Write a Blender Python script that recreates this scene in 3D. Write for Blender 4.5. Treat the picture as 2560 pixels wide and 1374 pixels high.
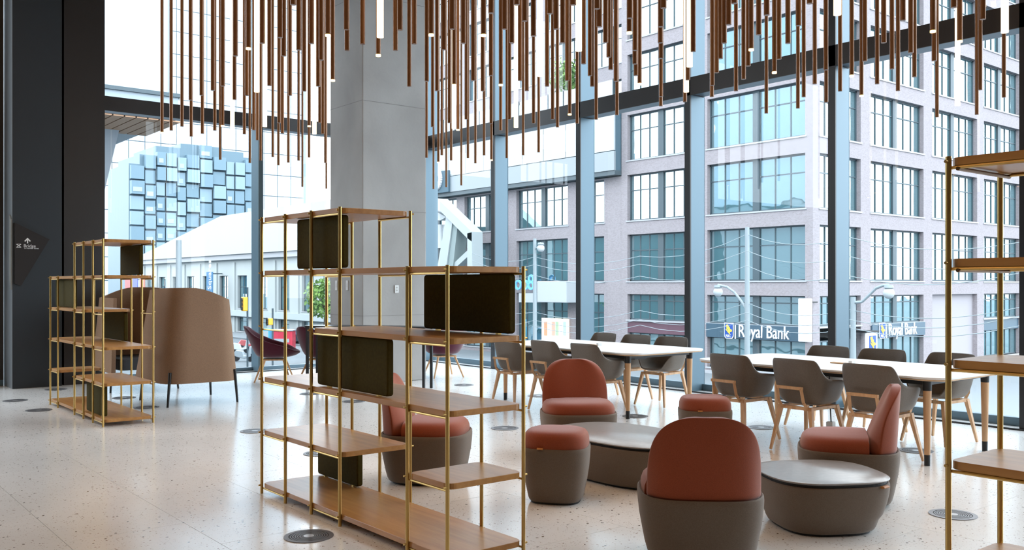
import bpy, bmesh, math, random
from mathutils import Vector, Matrix
random.seed(7)
PI = math.pi
for o in list(bpy.data.objects): bpy.data.objects.remove(o)
SC = bpy.context.scene
COL = SC.collection

# ------------------------------------------------------------------ camera, world, exposure
F, CX, HY, CAMH = 2300.0, 1280.0, 710.0, 1.5
TH = math.atan2(.7776, .6288)
cam = bpy.data.objects.new('camera', bpy.data.cameras.new('camera')); COL.objects.link(cam)
cam.location = (0, 0, CAMH); cam.rotation_euler = (PI/2, 0, TH)
cam.data.sensor_width = 36; cam.data.lens = F/2560*36; cam.data.shift_y = (HY-687)/2560
cam.data.clip_start = .05; cam.data.clip_end = 2000
SC.camera = cam
SC.view_settings.view_transform = 'Standard'; SC.view_settings.look = 'None'
SC.view_settings.gamma = 1; SC.view_settings.use_curve_mapping = False
SC.view_settings.exposure = 0.5
SC.cycles.max_bounces = 10; SC.cycles.diffuse_bounces = 5; SC.cycles.glossy_bounces = 5
SC.cycles.transparent_max_bounces = 24; SC.cycles.transmission_bounces = 6
SC.cycles.caustics_reflective = False; SC.cycles.caustics_refractive = False
SC.cycles.sample_clamp_indirect = 4.0
w = bpy.data.worlds.new('sky'); SC.world = w; w.use_nodes = True
nt = w.node_tree; nt.nodes.clear()
out = nt.nodes.new('ShaderNodeOutputWorld'); bg = nt.nodes.new('ShaderNodeBackground')
tc = nt.nodes.new('ShaderNodeTexCoord'); nz = nt.nodes.new('ShaderNodeTexNoise')
nz.inputs['Scale'].default_value = 2.2; nz.inputs['Detail'].default_value = 5
cr = nt.nodes.new('ShaderNodeValToRGB')
cr.color_ramp.elements[0].position = .35; cr.color_ramp.elements[0].color = (.74, .88, 1, 1)
cr.color_ramp.elements[1].position = .6; cr.color_ramp.elements[1].color = (.93, .97, 1, 1)
nt.links.new(tc.outputs['Generated'], nz.inputs['Vector']); nt.links.new(nz.outputs['Fac'], cr.inputs['Fac'])
nt.links.new(cr.outputs['Color'], bg.inputs['Color']); nt.links.new(bg.outputs['Background'], out.inputs['Surface'])
bg.inputs['Strength'].default_value = 4.6

# ------------------------------------------------------------------ helpers
def P(x, y, D):
    """the point seen at pixel x, y at depth D in front of the camera"""
    X = (x-CX)/F*D
    return Vector((X*.6288-D*.7776, X*.7776+D*.6288, CAMH+(HY-y)/F*D))
def G(x, y, z=0.0):
    return P(x, y, (CAMH-z)*F/(y-HY))
def onv(x, v):
    """u of the pixel column x on the plane v"""
    r = (x-CX)/F
    return v*(.6288*r-.7776)/(.7776*r+.6288)
def onu(x, u):
    r = (x-CX)/F
    return u*(.7776*r+.6288)/(.6288*r-.7776)
def dep(u, v): return -u*.7776+v*.6288
def zat(y, u, v): return CAMH+(HY-y)/F*dep(u, v)

def mat(name, col=(.5, .5, .5), rough=.5, metal=0.0, spec=.5, coat=0, sheen=0, emit=None, es=0):
    m = bpy.data.materials.new(name); m.use_nodes = True
    b = m.node_tree.nodes['Principled BSDF']
    b.inputs['Base Color'].default_value = (*col, 1); b.inputs['Roughness'].default_value = rough
    b.inputs['Metallic'].default_value = metal; b.inputs['Specular IOR Level'].default_value = spec
    b.inputs['Coat Weight'].default_value = coat; b.inputs['Sheen Weight'].default_value = sheen
    if emit: b.inputs['Emission Color'].default_value = (*emit, 1); b.inputs['Emission Strength'].default_value = es
    return m
def N(m, t, **kw):
    n = m.node_tree.nodes.new(t)
    for k, v in kw.items():
        if k in n.inputs.keys(): n.inputs[k].default_value = v
        else: setattr(n, k, v)
    return n
def lk(m, a, b): m.node_tree.links.new(a, b)
def noise_col(m, c1, c2, scale=(3, 3, 3), detail=4, lo=.35, hi=.65, coord='Object', bump=0, bscale=None, dist=0):
    b = m.node_tree.nodes['Principled BSDF']
    t = N(m, 'ShaderNodeTexCoord'); mp = N(m, 'ShaderNodeMapping'); mp.inputs['Scale'].default_value = scale
    if coord == 'World':
        g = N(m, 'ShaderNodeNewGeometry'); lk(m, g.outputs['Position'], mp.inputs['Vector'])
    else: lk(m, t.outputs[coord], mp.inputs['Vector'])
    n = N(m, 'ShaderNodeTexNoise', Detail=detail, Distortion=dist); n.inputs['Scale'].default_value = 1
    lk(m, mp.outputs['Vector'], n.inputs['Vector'])
    r = N(m, 'ShaderNodeValToRGB'); e = r.color_ramp.elements
    e[0].position = lo; e[0].color = (*c1, 1); e[1].position = hi; e[1].color = (*c2, 1)
    lk(m, n.outputs['Fac'], r.inputs['Fac']); lk(m, r.outputs['Color'], b.inputs['Base Color'])
    if bump:
        n2 = N(m, 'ShaderNodeTexNoise', Detail=3); n2.inputs['Scale'].default_value = bscale or 60
        lk(m, (N(m, 'ShaderNodeTexCoord')).outputs['Object'], n2.inputs['Vector'])
        bp = N(m, 'ShaderNodeBump', Strength=bump, Distance=.01)
        lk(m, n2.outputs['Fac'], bp.inputs['Height']); lk(m, bp.outputs['Normal'], b.inputs['Normal'])
    return r

class MB:
    def __init__(s): s.v = []; s.f = []
    def add(s, vs, fs):
        k = len(s.v); s.v += [tuple(p) for p in vs]; s.f += [tuple(i+k for i in f) for f in fs]; return s
    def box(s, x0, x1, y0, y1, z0, z1):
        x0, x1 = min(x0, x1), max(x0, x1); y0, y1 = min(y0, y1), max(y0, y1); z0, z1 = min(z0, z1), max(z0, z1)
        return s.add([(x0,y0,z0),(x1,y0,z0),(x1,y1,z0),(x0,y1,z0),(x0,y0,z1),(x1,y0,z1),(x1,y1,z1),(x0,y1,z1)],
                     [(0,3,2,1),(4,5,6,7),(0,1,5,4),(1,2,6,5),(2,3,7,6),(3,0,4,7)])
    def bar(s, a, b, r0, r1=None, n=10, rot=0, flat=1.0):
        a = Vector(a); b = Vector(b); r1 = r0 if r1 is None else r1
        d = (b-a).normalized(); h = Vector((0,0,1)) if abs(d.z) < .95 else Vector((1,0,0))
        e1 = d.cross(h).normalized(); e2 = d.cross(e1).normalized()
        vs = []
        for c, r in ((a, r0), (b, r1)):
            for i in range(n):
                t = rot+2*PI*i/n; vs.append(c+e1*r*math.cos(t)+e2*r*flat*math.sin(t))
        fs = [(i, (i+1)%n, n+(i+1)%n, n+i) for i in range(n)]+[tuple(range(n))[::-1], tuple(range(n, 2*n))]
        return s.add(vs, fs)
    def tube(s, pts, r, n=8):
        for a, b in zip(pts, pts[1:]): s.bar(a, b, r, n=n)
        return s
    def prism(s, poly, z0, z1, ax='z', at=None):
        n = len(poly)
        def m(p, z):
            if ax == 'z': return (p[0], p[1], z)
            if ax == 'y': return (p[0], z, p[1])
            return (z, p[0], p[1])
        vs = [m(p, z0) for p in poly]+[m(p, z1) for p in poly]
        return s.add(vs, [(i, (i+1)%n, n+(i+1)%n, n+i) for i in range(n)]+[tuple(range(n))[::-1], tuple(range(n, 2*n))])
    def loft(s, loops, cap0=True, cap1=True):
        n = len(loops[0]); vs = [p for l in loops for p in l]; fs = []
        for k in range(len(loops)-1):
            for i in range(n): fs.append((k*n+i, k*n+(i+1)%n, (k+1)*n+(i+1)%n, (k+1)*n+i))
        if cap0: fs.append(tuple(range(n))[::-1])
        if cap1: fs.append(tuple(range((len(loops)-1)*n, len(loops)*n)))
        return s.add(vs, fs)
    def xf(s, M):
        s.v = [tuple(M @ Vector(p)) for p in s.v]; return s
    def build(s, name, m=None, parent=None, smooth=False, bevel=0, sub=0, seg=2):
        me = bpy.data.meshes.new(name); me.from_pydata(s.v, [], s.f)
        b = bmesh.new(); b.from_mesh(me); bmesh.ops.recalc_face_normals(b, faces=b.faces); b.to_mesh(me); b.free()
        if m: me.materials.append(m)
        o = bpy.data.objects.new(name, me); COL.objects.link(o)
        if parent: o.parent = parent
        if smooth:
            me.polygons.foreach_set('use_smooth', [True]*len(me.polygons))
            if smooth != 'all':
                try: me.set_sharp_from_angle(angle=math.radians(40))
                except Exception: pass
        if bevel:
            md = o.modifiers.new('bevel', 'BEVEL'); md.width = bevel; md.segments = seg; md.limit_method = 'ANGLE'; md.angle_limit = math.radians(50)
        if sub:
            md = o.modifiers.new('sub', 'SUBSURF'); md.levels = sub; md.render_levels = sub
        return o
def empty(name, loc=(0,0,0), rz=0):
    o = bpy.data.objects.new(name, None); COL.objects.link(o); o.location = loc; o.rotation_euler = (0,0,rz); o.empty_display_size = .1
    return o
def tag(o, label, cat, group=None, kind=None):
    o['label'] = label; o['category'] = cat
    if group: o['group'] = group
    if kind: o['kind'] = kind
    return o
def struct(o): o['kind'] = 'structure'; return o
def thing(name, label, cat, loc=(0,0,0), rz=0, group=None): return tag(empty(name, loc, rz), label, cat, group)
def dup(root, loc, rz, label, group=None):
    r = root.copy(); COL.objects.link(r); r.location = loc; r.rotation_euler = (0,0,rz); r['label'] = label
    if group: r['group'] = group
    def rec(a, b):
        for ch in list(a.children):
            c = ch.copy(); COL.objects.link(c); c.parent = b; rec(ch, c)
    rec(root, r); return r
def rrect(x0, x1, y0, y1, r, n=5):
    p = []
    for cx, cy, a in ((x1-r,y1-r,0),(x0+r,y1-r,PI/2),(x0+r,y0+r,PI),(x1-r,y0+r,1.5*PI)):
        for i in range(n+1):
            t = a+PI/2*i/n; p.append((cx+r*math.cos(t), cy+r*math.sin(t)))
    return p
def sup(a, b, n, k=40, z=0, cx=0, cy=0):
    p = []
    for i in range(k):
        t = 2*PI*i/k; c, s_ = math.cos(t), math.sin(t)
        p.append((cx+a*math.copysign(abs(c)**(2/n), c), cy+b*math.copysign(abs(s_)**(2/n), s_), z))
    return p
def text(name, body, size, m, M, parent, extrude=.004, align='LEFT', sx=1.0):
    c = bpy.data.curves.new(name, 'FONT'); c.body = body; c.size = size; c.extrude = extrude; c.align_x = align; c.resolution_u = 3
    t = bpy.data.objects.new(name, c); COL.objects.link(t); bpy.context.view_layer.update()
    me = bpy.data.meshes.new_from_object(t); bpy.data.objects.remove(t)
    me.materials.clear(); me.materials.append(m)
    me.transform(M @ Matrix.Diagonal((sx, 1, 1, 1)))
    o = bpy.data.objects.new(name, me); COL.objects.link(o)
    if parent: o.parent = parent
    return o
# text planes: reading along +u on a wall facing -v, and along +v on a wall facing +u
def MV(x, y, z): return Matrix.Translation((x, y, z)) @ Matrix.Rotation(PI/2, 4, 'X')
def MU(x, y, z): return Matrix.Translation((x, y, z)) @ Matrix.Rotation(PI/2, 4, 'Z') @ Matrix.Rotation(PI/2, 4, 'X')

# ------------------------------------------------------------------ materials
oak = mat('oak board', (.42,.2,.08), .33)
noise_col(oak, (.40,.185,.052), (.53,.27,.085), (2, 26, 26), 6, .3, .7, 'Object', .04, 90)
brass = mat('brushed brass', (.60,.40,.14), .34, 1.0)
brown_rod = mat('bronze rod', (.16,.085,.035), .4, .8)
olive = mat('olive leatherette', (.055,.042,.012), .8, spec=.1); noise_col(olive, (.050,.037,.006), (.060,.045,.008), (60,60,60), 2)
redf = mat('terracotta wool', (.44,.105,.06), .85, 0, .3, sheen=.35); noise_col(redf, (.235,.046,.014), (.30,.062,.022), (240,240,240), 2, .3, .7, 'Object', .12, 500)
taupe = mat('taupe wool', (.2,.155,.115), .85, 0, .3, sheen=.2); noise_col(taupe, (.125,.092,.068), (.165,.125,.094), (260,260,260), 2, .3, .7, 'Object', .1, 500)
plinth = mat('dark plinth', (.01,.01,.011), .6)
greytop = mat('grey laminate', (.27,.25,.24), .28); noise_col(greytop, (.25,.235,.225), (.29,.27,.26), (30,30,30), 2)
edge_oak = mat('light oak edge', (.66,.43,.25), .45)
tan = mat('tan leather', (.42,.17,.04), .5)
whitetop = mat('white laminate', (.88,.88,.88), .38)
black = mat('black powder coat', (.012,.013,.015), .4)
legoak = mat('pale oak', (.62,.37,.19), .45); noise_col(legoak, (.54,.31,.15), (.68,.42,.23), (26,26,2), 4)
legash = mat('weathered ash', (.40,.32,.24), .5); noise_col(legash, (.36,.28,.21), (.45,.36,.27), (26,26,2), 4)
shell = mat('taupe shell', (.15,.118,.095), .5); noise_col(shell, (.125,.102,.08), (.148,.12,.095), (120,120,120), 2)
bronze = mat('bronze tube', (.235,.10,.036), .27, .3, .6)
tip = mat('glowing tip', (.9,.6,.3), .5, emit=(1,.50,.16), es=5)
lum = mat('opal light tube', (.95,.9,.82), .3, emit=(1,.72,.40), es=1.5)
conc = mat('board concrete', (.4,.39,.38), .75)
rc = noise_col(conc, (.33,.315,.30), (.45,.44,.425), (1.1,1.1,.8), 8, .3, .72, 'Object', .12, 25, .3)
darkpanel = mat('dark wall panel', (.017,.024,.031), .45)
darkpanel2 = mat('dark metal fin', (.03,.026,.024), .35, .2)
slot = mat('slot', (.003,.003,.005), .6)
greyside = mat('grey side panel', (.16,.17,.18), .5)
fin = mat('anodised fin', (.11,.175,.22), .36, .35)
finblack = mat('dark front and black trim', (.012,.014,.018), .35)
trs = mat('bronze transom', (.022,.017,.015), .4)
trsu = mat('transom underside', (.16,.2,.24), .4, .3)
plaster = mat('dark interior plaster', (.14,.125,.11), .8)
ceilm = mat('ceiling board', (.12,.10,.09), .8)
felt = mat('brown felt', (.27,.165,.105), .95, 0, .2); noise_col(felt, (.24,.15,.097), (.29,.18,.115), (90,90,90), 3, .3, .7, 'Object', .1, 300)
darkseat = mat('charcoal seat', (.035,.037,.042), .8)
plum = mat('plum wool', (.075,.010,.024), .9, 0, .2, sheen=.3)
dsteel = mat('diffuser metal', (.20,.20,.21), .45, .6)
dsteel2 = mat('diffuser hub', (.45,.45,.46), .35, .6)
signm = mat('sign plate', (.009,.005,.004), .55)
whitep = mat('white print', (.8,.8,.8), .6)
wbox = mat('white plastic', (.75,.75,.74), .4)

def glass(name, tint=(1,1,1), ior=1.5):
    m = bpy.data.materials.new(name); m.use_nodes = True; t = m.node_tree; t.nodes.clear()
    o = t.nodes.new('ShaderNodeOutputMaterial'); mx = t.nodes.new('ShaderNodeMixShader'); fr = t.nodes.new('ShaderNodeFresnel')
    tr = t.nodes.new('ShaderNodeBsdfTransparent'); gl = t.nodes.new('ShaderNodeBsdfGlossy')
    fr.inputs['IOR'].default_value = ior; tr.inputs['Color'].default_value = (*tint, 1); gl.inputs['Roughness'].default_value = 0
    ge = t.nodes.new('ShaderNodeNewGeometry'); s1 = t.nodes.new('ShaderNodeMath'); s1.operation = 'SUBTRACT'; s1.inputs[0].default_value = 1
    mu = t.nodes.new('ShaderNodeMath'); mu.operation = 'MULTIPLY'
    t.links.new(ge.outputs['Backfacing'], s1.inputs[1]); t.links.new(s1.outputs[0], mu.inputs[0]); t.links.new(fr.outputs[0], mu.inputs[1])
    t.links.new(mu.outputs[0], mx.inputs[0]); t.links.new(tr.outputs[0], mx.inputs[1]); t.links.new(gl.outputs[0], mx.inputs[2])
    t.links.new(mx.outputs[0], o.inputs['Surface']); return m
clear = glass('clear glazing', (.97,.99,1))
def farglass(name, dark, refl, tintc=(.8,.95,1)):
    m = bpy.data.materials.new(name); m.use_nodes = True; t = m.node_tree; t.nodes.clear()
    o = t.nodes.new('ShaderNodeOutputMaterial'); mx = t.nodes.new('ShaderNodeMixShader')
    d = t.nodes.new('ShaderNodeBsdfDiffuse'); gl = t.nodes.new('ShaderNodeBsdfGlossy')
    tcn = t.nodes.new('ShaderNodeTexCoord'); n = t.nodes.new('ShaderNodeTexNoise'); n.inputs['Scale'].default_value = .6
    bp = t.nodes.new('ShaderNodeBump'); bp.inputs['Strength'].default_value = .05; bp.inputs['Distance'].default_value = .3
    t.links.new(tcn.outputs['Object'], n.inputs['Vector']); t.links.new(n.outputs['Fac'], bp.inputs['Height']); t.links.new(bp.outputs['Normal'], gl.inputs['Normal'])
    d.inputs['Color'].default_value = (*dark, 1); gl.inputs['Color'].default_value = (*tintc, 1); gl.inputs['Roughness'].default_value = .02
    mx.inputs[0].default_value = refl
    t.links.new(d.outputs[0], mx.inputs[1]); t.links.new(gl.outputs[0], mx.inputs[2]); t.links.new(mx.outputs[0], o.inputs['Surface']); return m
fg = farglass('office glass', (.05,.14,.16), .55)
fg2 = farglass('blue tower glass', (.07,.17,.24), .12)
brick = mat('lilac brick', (.42,.36,.37), .85)
def brickmat(m, c1, c2, mo, scale=4.0):
    b = m.node_tree.nodes['Principled BSDF']; g = N(m, 'ShaderNodeNewGeometry'); sx = N(m, 'ShaderNodeSeparateXYZ'); ad = N(m, 'ShaderNodeMath', operation='ADD'); cb = N(m, 'ShaderNodeCombineXYZ')
    lk(m, g.outputs['Position'], sx.inputs[0]); lk(m, sx.outputs['X'], ad.inputs[0]); lk(m, sx.outputs['Y'], ad.inputs[1]); lk(m, ad.outputs[0], cb.inputs['X']); lk(m, sx.outputs['Z'], cb.inputs['Y'])
    t = N(m, 'ShaderNodeTexBrick'); t.inputs['Scale'].default_value = scale
    t.inputs['Color1'].default_value = (*c1,1); t.inputs['Color2'].default_value = (*c2,1); t.inputs['Mortar'].default_value = (*mo,1); t.inputs['Mortar Size'].default_value = .03
    lk(m, cb.outputs[0], t.inputs['Vector']); lk(m, t.outputs['Color'], b.inputs['Base Color'])
brickmat(brick, (.225,.195,.205), (.275,.245,.26), (.265,.25,.265))
stone = mat('pale sill', (.33,.34,.36), .7)
dframe = mat('far frame', (.05,.075,.09), .5)
whitepanel = mat('white cladding', (.40,.43,.45), .6)
whitesteel = mat('white steel', (.36,.40,.41), .5)
bluepan = mat('blue panel', (.06,.11,.145), .7)
asph = mat('street paving', (.42,.44,.46), .85); noise_col(asph, (.085,.105,.12), (.125,.15,.165), (.15,.15,.15), 6, .35, .65, 'World')
band = mat('sign band', (.045,.085,.12), .4)
rblue = mat('shield blue', (.01,.06,.28), .5); gold = mat('shield gold', (.8,.55,.05), .5)
signwhite = mat('sign white', (.6,.62,.65), .5, emit=(1,1,1), es=.1)
leafm = mat('leaves', (.10,.22,.05), .7); noise_col(leafm, (.06,.14,.03), (.2,.34,.08), (1.5,1.5,1.5), 3)
barkm = mat('bark', (.09,.07,.05), .9)

# ------------------------------------------------------------------ floor: terrazzo slabs
terr = mat('terrazzo', (.7,.68,.65), .17, spec=.75)
def terrazzo(m):
    b = m.node_tree.nodes['Principled BSDF']; g = N(m, 'ShaderNodeNewGeometry')
    base = N(m, 'ShaderNodeTexNoise', Detail=6); base.inputs['Scale'].default_value = 1.3; lk(m, g.outputs['Position'], base.inputs['Vector'])
    r0 = N(m, 'ShaderNodeValToRGB'); r0.color_ramp.elements[0].color = (.80,.80,.79,1); r0.color_ramp.elements[1].color = (.89,.89,.88,1)
    r0.color_ramp.elements[0].position = .3; r0.color_ramp.elements[1].position = .7
    lk(m, base.outputs['Fac'], r0.inputs['Fac']); prev = r0.outputs['Color']
    for sc, thr, cc, sel in ((22, .17, (.14,.10,.08,1), .78), (40, .2, (.30,.22,.17,1), .72), (75, .22, (.42,.36,.32,1), .6)):
        dn = N(m, 'ShaderNodeTexNoise', Detail=1); dn.inputs['Scale'].default_value = sc*1.6; lk(m, g.outputs['Position'], dn.inputs['Vector'])
        mixv = N(m, 'ShaderNodeMix', data_type='VECTOR'); mixv.inputs['Factor'].default_value = .02
        lk(m, g.outputs['Position'], mixv.inputs[4]); lk(m, dn.outputs['Color'], mixv.inputs[5])
        vo = N(m, 'ShaderNodeTexVoronoi'); vo.inputs['Scale'].default_value = sc; lk(m, mixv.outputs[1], vo.inputs['Vector'])
        a = N(m, 'ShaderNodeMath', operation='LESS_THAN'); a.inputs[1].default_value = thr; lk(m, vo.outputs['Distance'], a.inputs[0])
        sp = N(m, 'ShaderNodeSeparateColor'); lk(m, vo.outputs['Color'], sp.inputs[0])
        c_ = N(m, 'ShaderNodeMath', operation='GREATER_THAN'); c_.inputs[1].default_value = sel; lk(m, sp.outputs[0], c_.inputs[0])
        mu = N(m, 'ShaderNodeMath', operation='MULTIPLY'); lk(m, a.outputs[0], mu.inputs[0]); lk(m, c_.outputs[0], mu.inputs[1])
        mx = N(m, 'ShaderNodeMix', data_type='RGBA'); lk(m, mu.outputs[0], mx.inputs['Factor']); lk(m, prev, mx.inputs[6]); mx.inputs[7].default_value = cc
        prev = mx.outputs[2]
    lk(m, prev, b.inputs['Base Color'])
terrazzo(terr)
grout = mat('floor joint', (.42,.40,.37), .7)
floor = struct(MB().box(-15.5, 4.2, -4.2, 10.5, -.35, -.012).build('floor', grout))
TU, TV = 1.19, .695
tile0 = None; nt_ = 0
for j in range(-8, 13):
    v0 = 2.035+j*TV
    for i in range(-10, 10):
        u0 = -5.79+i*TU+(0 if j % 2 else TU/2)
        a, b_, c, d = max(u0, -15.4), min(u0+TU, 4.1), max(v0, -4.1), min(v0+TV, 10.32)
        if b_-a < .05 or d-c < .05: continue
        if dep(u0, v0) < -3.0: continue
        full = abs(b_-a-TU) < 1e-6 and abs(d-c-TV) < 1e-6
        if full:
            if tile0 is None:
                o = MB().box(.0015, TU-.0015, .0015, TV-.0015, -.012, 0).build('floor_tile', terr, floor); tile0 = o
            else: o = tile0.copy(); COL.objects.link(o)
            o.location = (u0, v0, 0)
        else:
            o = MB().box(a+.0015, b_-.0015, c+.0015, d-.0015, -.012, 0).build('floor_tile', terr, floor)
        nt_ += 1

# ------------------------------------------------------------------ shell of the room
ZC = 7.4
struct(MB().box(-15.6, 4.4, -4.4, 10.6, ZC, ZC+.5).build('ceiling', ceilm))
struct(MB().box(-15.6, 4.4, -4.5, -4.2, -.35, ZC).build('wall_back', plaster))
struct(MB().box(4.2, 4.5, -4.2, 10.6, -.35, ZC).build('wall_right', plaster))
# curtain wall, right-hand side: fins every 2.22 m
FINS = [-15.10, -12.87, -10.655, -8.42, -6.175, -3.98, -1.75, .48, 2.7]
for k, u in enumerate(FINS):
    t = struct(MB().box(u-.09, u, 10.02, 10.32, 0, ZC).build('trim_%d' % (k+1), fin))
    if True:
        MB().box(u-.095, u+.004, 10.0, 10.022, 0, ZC).build('dark_front', finblack, t)  # near-black front; the dim room it mirrors is put into the colour
edges = [-15.0]+[f for f in FINS[1:]]+[4.2]
wn = 0
for a, b_ in zip(edges, edges[1:]):
    wn += 1
    r = struct(empty('window_%d' % wn, (a, 10.3, 0)))
    x0, x1 = 0, b_-a-.09
    MB().box(x0, x1, .005, .02, .09, 4.14).build('pane', clear, r)
    MB().box(x0, x1, .005, .02, 4.38, ZC).build('pane', clear, r)
    MB().box(x0, x1, -.03, .05, 0, .09).build('bottom_rail', fin, r)
tr = struct(MB().box(-15.1, 4.2, 10.0, 10.02, 4.135, 4.385).build('trim_20', trs))
MB().box(-15.1, 4.2, 10.02, 10.30, 4.15, 4.37).build('transom_box', trsu, tr)
for u in FINS[:6]:
    MB().box(u, u+.012, 10.02, 10.30, 4.14, 4.38).build('clamp', finblack, tr)
fl = struct(MB().box(-15.0, 4.2, 9.975, 10.0, 0, .018).build('baseboard_right', finblack))
# curtain wall, left-hand side
LF = [4.0, 6.62, 8.82]
for k, v in enumerate([6.62, 8.82]):
    t = struct(MB().box(-15.32, -15.02, v-.07, v, 0, ZC).build('trim_%d' % (30+k), fin))
    MB().box(-15.022, -15.0, v-.075, v+.004, 0, ZC).build('dark_front', mat('grey cap', (.05,.075,.085), .35), t)
for a, b_ in ((4.0, 6.55), (6.62, 8.75), (8.82, 10.0)):
    wn += 1
    r = struct(empty('window_%d' % wn, (-15.3, a, 0)))
    MB().box(-.02, -.005, 0, b_-a, .09, 4.14).build('pane', clear, r)
    MB().box(-.02, -.005, 0, b_-a, 4.40, ZC).build('pane', clear, r)
    MB().box(-.05, .03, 0, b_-a, 0, .06).build('bottom_rail', fin, r)
tr = struct(MB().box(-15.02, -15.0, 4.0, 10.0, 4.185, 4.41).build('trim_21', trs))
MB().box(-15.3, -15.02, 4.0, 10.0, 4.20, 4.40).build('transom_box', trsu, tr)
struct(MB().box(-15.0, -14.98, 4.0, 10.0, 0, .015).build('baseboard_left', finblack))
# dark wall left of the window, in two panels with a slot between
r = struct(empty('wall_left', (-14.75, 2.72, 0)))
MB().box(-.75, 0, .004, .655, 0, ZC).build('panel', darkpanel, r)
MB().box(-.75, -.002, 0, .004, 0, ZC).build('side_panel', greyside, r)
MB().box(-.75, -.30, .655, .71, 0, ZC).build('slot', slot, r)
MB().bar((-.12, .76, 0), (-.12, .76, ZC), .05, n=20).build('rounded_edge', mat('satin nosing', (.10,.09,.085), .28, .7), r, smooth=True)
MB().box(-.75, -.07, .70, 1.275, 0, ZC).build('panel', darkpanel2, r)
# rest of the left wall (glazed, beyond the frame's edge)
wn += 1
r = struct(empty('window_%d' % wn, (-15.3, -4.2, 0)))
MB().box(-.02, -.005, 0, 6.9, .09, ZC).build('pane', clear, r)
MB().box(-.05, .03, 0, 6.9, 0, .09).build('bottom_rail', fin, r)
MB().box(-.05, .03, 6.35, 6.9, .09, ZC).build('side_rail', darkpanel2, r)
# concrete column
colm = struct(MB().box(-13.12, -12.1, 6.91, 8.05, 0, ZC).build('wall_column', conc, bevel=.015))
for z in (1.02, 2.62, 4.25, 5.85):
    MB().box(-13.123, -12.097, 6.907, 8.053, z, z+.006).build('pour_joint', mat('pour joint', (.27,.26,.25), .8), colm)
pl = thing('outlet_plate', 'small white socket plate on the front face of the concrete column', 'socket', (-12.09, 7.50, zat(722, -12.1, 7.5)))
MB().box(-.01, .006, -.035, .035, -.06, .06).build('plate', wbox, pl, bevel=.004)
for dz in (-.022, .022): MB().box(.006, .008, -.013, .013, dz-.012, dz+.012).build('socket', mat('socket face', (.45,.45,.42), .5), pl)
for k, (x, lab) in enumerate(((842, 'left white switch plate on the side of the concrete column'), (869, 'right white switch plate on the side of the concrete column'))):
    u = onv(x, 6.91); s_ = thing('switch_plate', lab, 'switch', (u, 6.905, zat(713, u, 6.91)), 0, 'switch plates on the column')
    MB().box(-.035, .035, -.008, .005, -.075, .075).build('plate', wbox, s_, bevel=.004); MB().box(-.012, .012, -.012, -.008, -.03, .03).build('rocker', wbox, s_)

# wedge-shaped sign on the dark wall
sg = thing('wedge_sign', 'dark brown wedge-shaped sign with white arrow on dark wall', 'sign', (-14.75, 0, 0))
def SP(x, y):
    v = onu(x, -14.74); return (v, zat(y, -14.74, v))
poly = [SP(36, 556), SP(123, 598), SP(52, 714), SP(36, 709)]
MB().prism(poly, .012, .03, 'x').build('plate', signm, sg)
pp = [SP(68, 594), SP(76, 602), SP(74, 604), SP(69.5, 600), SP(69.5, 608), SP(66.5, 608), SP(66.5, 600), SP(62, 604), SP(60, 602)]
MB().prism(pp, .03, .033, 'x').build('arrow', whitep, sg)
v, z = SP(58, 617.5); text('lettering', 'Bridge', .062, whitep, MU(.031, v, z), sg, .002)
v, z = SP(59.5, 621.5); text('lettering', 'to Harbour Street', .026, whitep, MU(.031, v, z), sg, .001)
mb = MB()
for a, b_ in (((40,610),(52,618)), ((52,610),(40,618)), ((41,610),(51,610)), ((41,618),(51,618))):
    pa, pb = SP(*a), SP(*b_); mb.bar((.031, pa[0], pa[1]), (.031, pb[0], pb[1]), .004, n=4)
mb.build('pictogram', whitep, sg)
# the plate's second leaf on the grey side, its lit tone put in colour
MB().prism([(-.10, 2.50), (0, 2.43), (0, 1.42), (-.10, 1.55)], 2.700, 2.718, 'y').build('side_leaf', mat('sign side', (.2,.2,.19), .5), sg)

# ------------------------------------------------------------------ ceiling lamps of the room (behind and above the camera)
for k, (u, v) in enumerate(((-8.5, .8), (-5.2, .8), (-2.0, .8), (-11.8, 1.2), (-8.5, -2.4), (-5.2, -2.4), (-2.0, -2.4), (1.4, 1.5), (-12.0, -2.0), (1.2, 5.5))):
    t = thing('ceiling_downlight', 'round recessed ceiling downlight with warm glow, above frame', 'ceiling lamp', (u, v, ZC), 0, 'recessed ceiling downlights')
    MB().bar((0,0,-.05), (0,0,0), .17, .17, n=24).build('housing', plaster, t)
    MB().bar((0,0,-.056), (0,0,-.05), .14, .14, n=24).build('lens', lum, t)
    L = bpy.data.lights.new('warm lamp', 'AREA'); L.shape = 'DISK'; L.size = .5; L.energy = 19; L.color = (1, .64, .36)
    lo = bpy.data.objects.new('warm_lamp', L); COL.objects.link(lo); lo.parent = t; lo.location = (0, 0, -.09)

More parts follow.
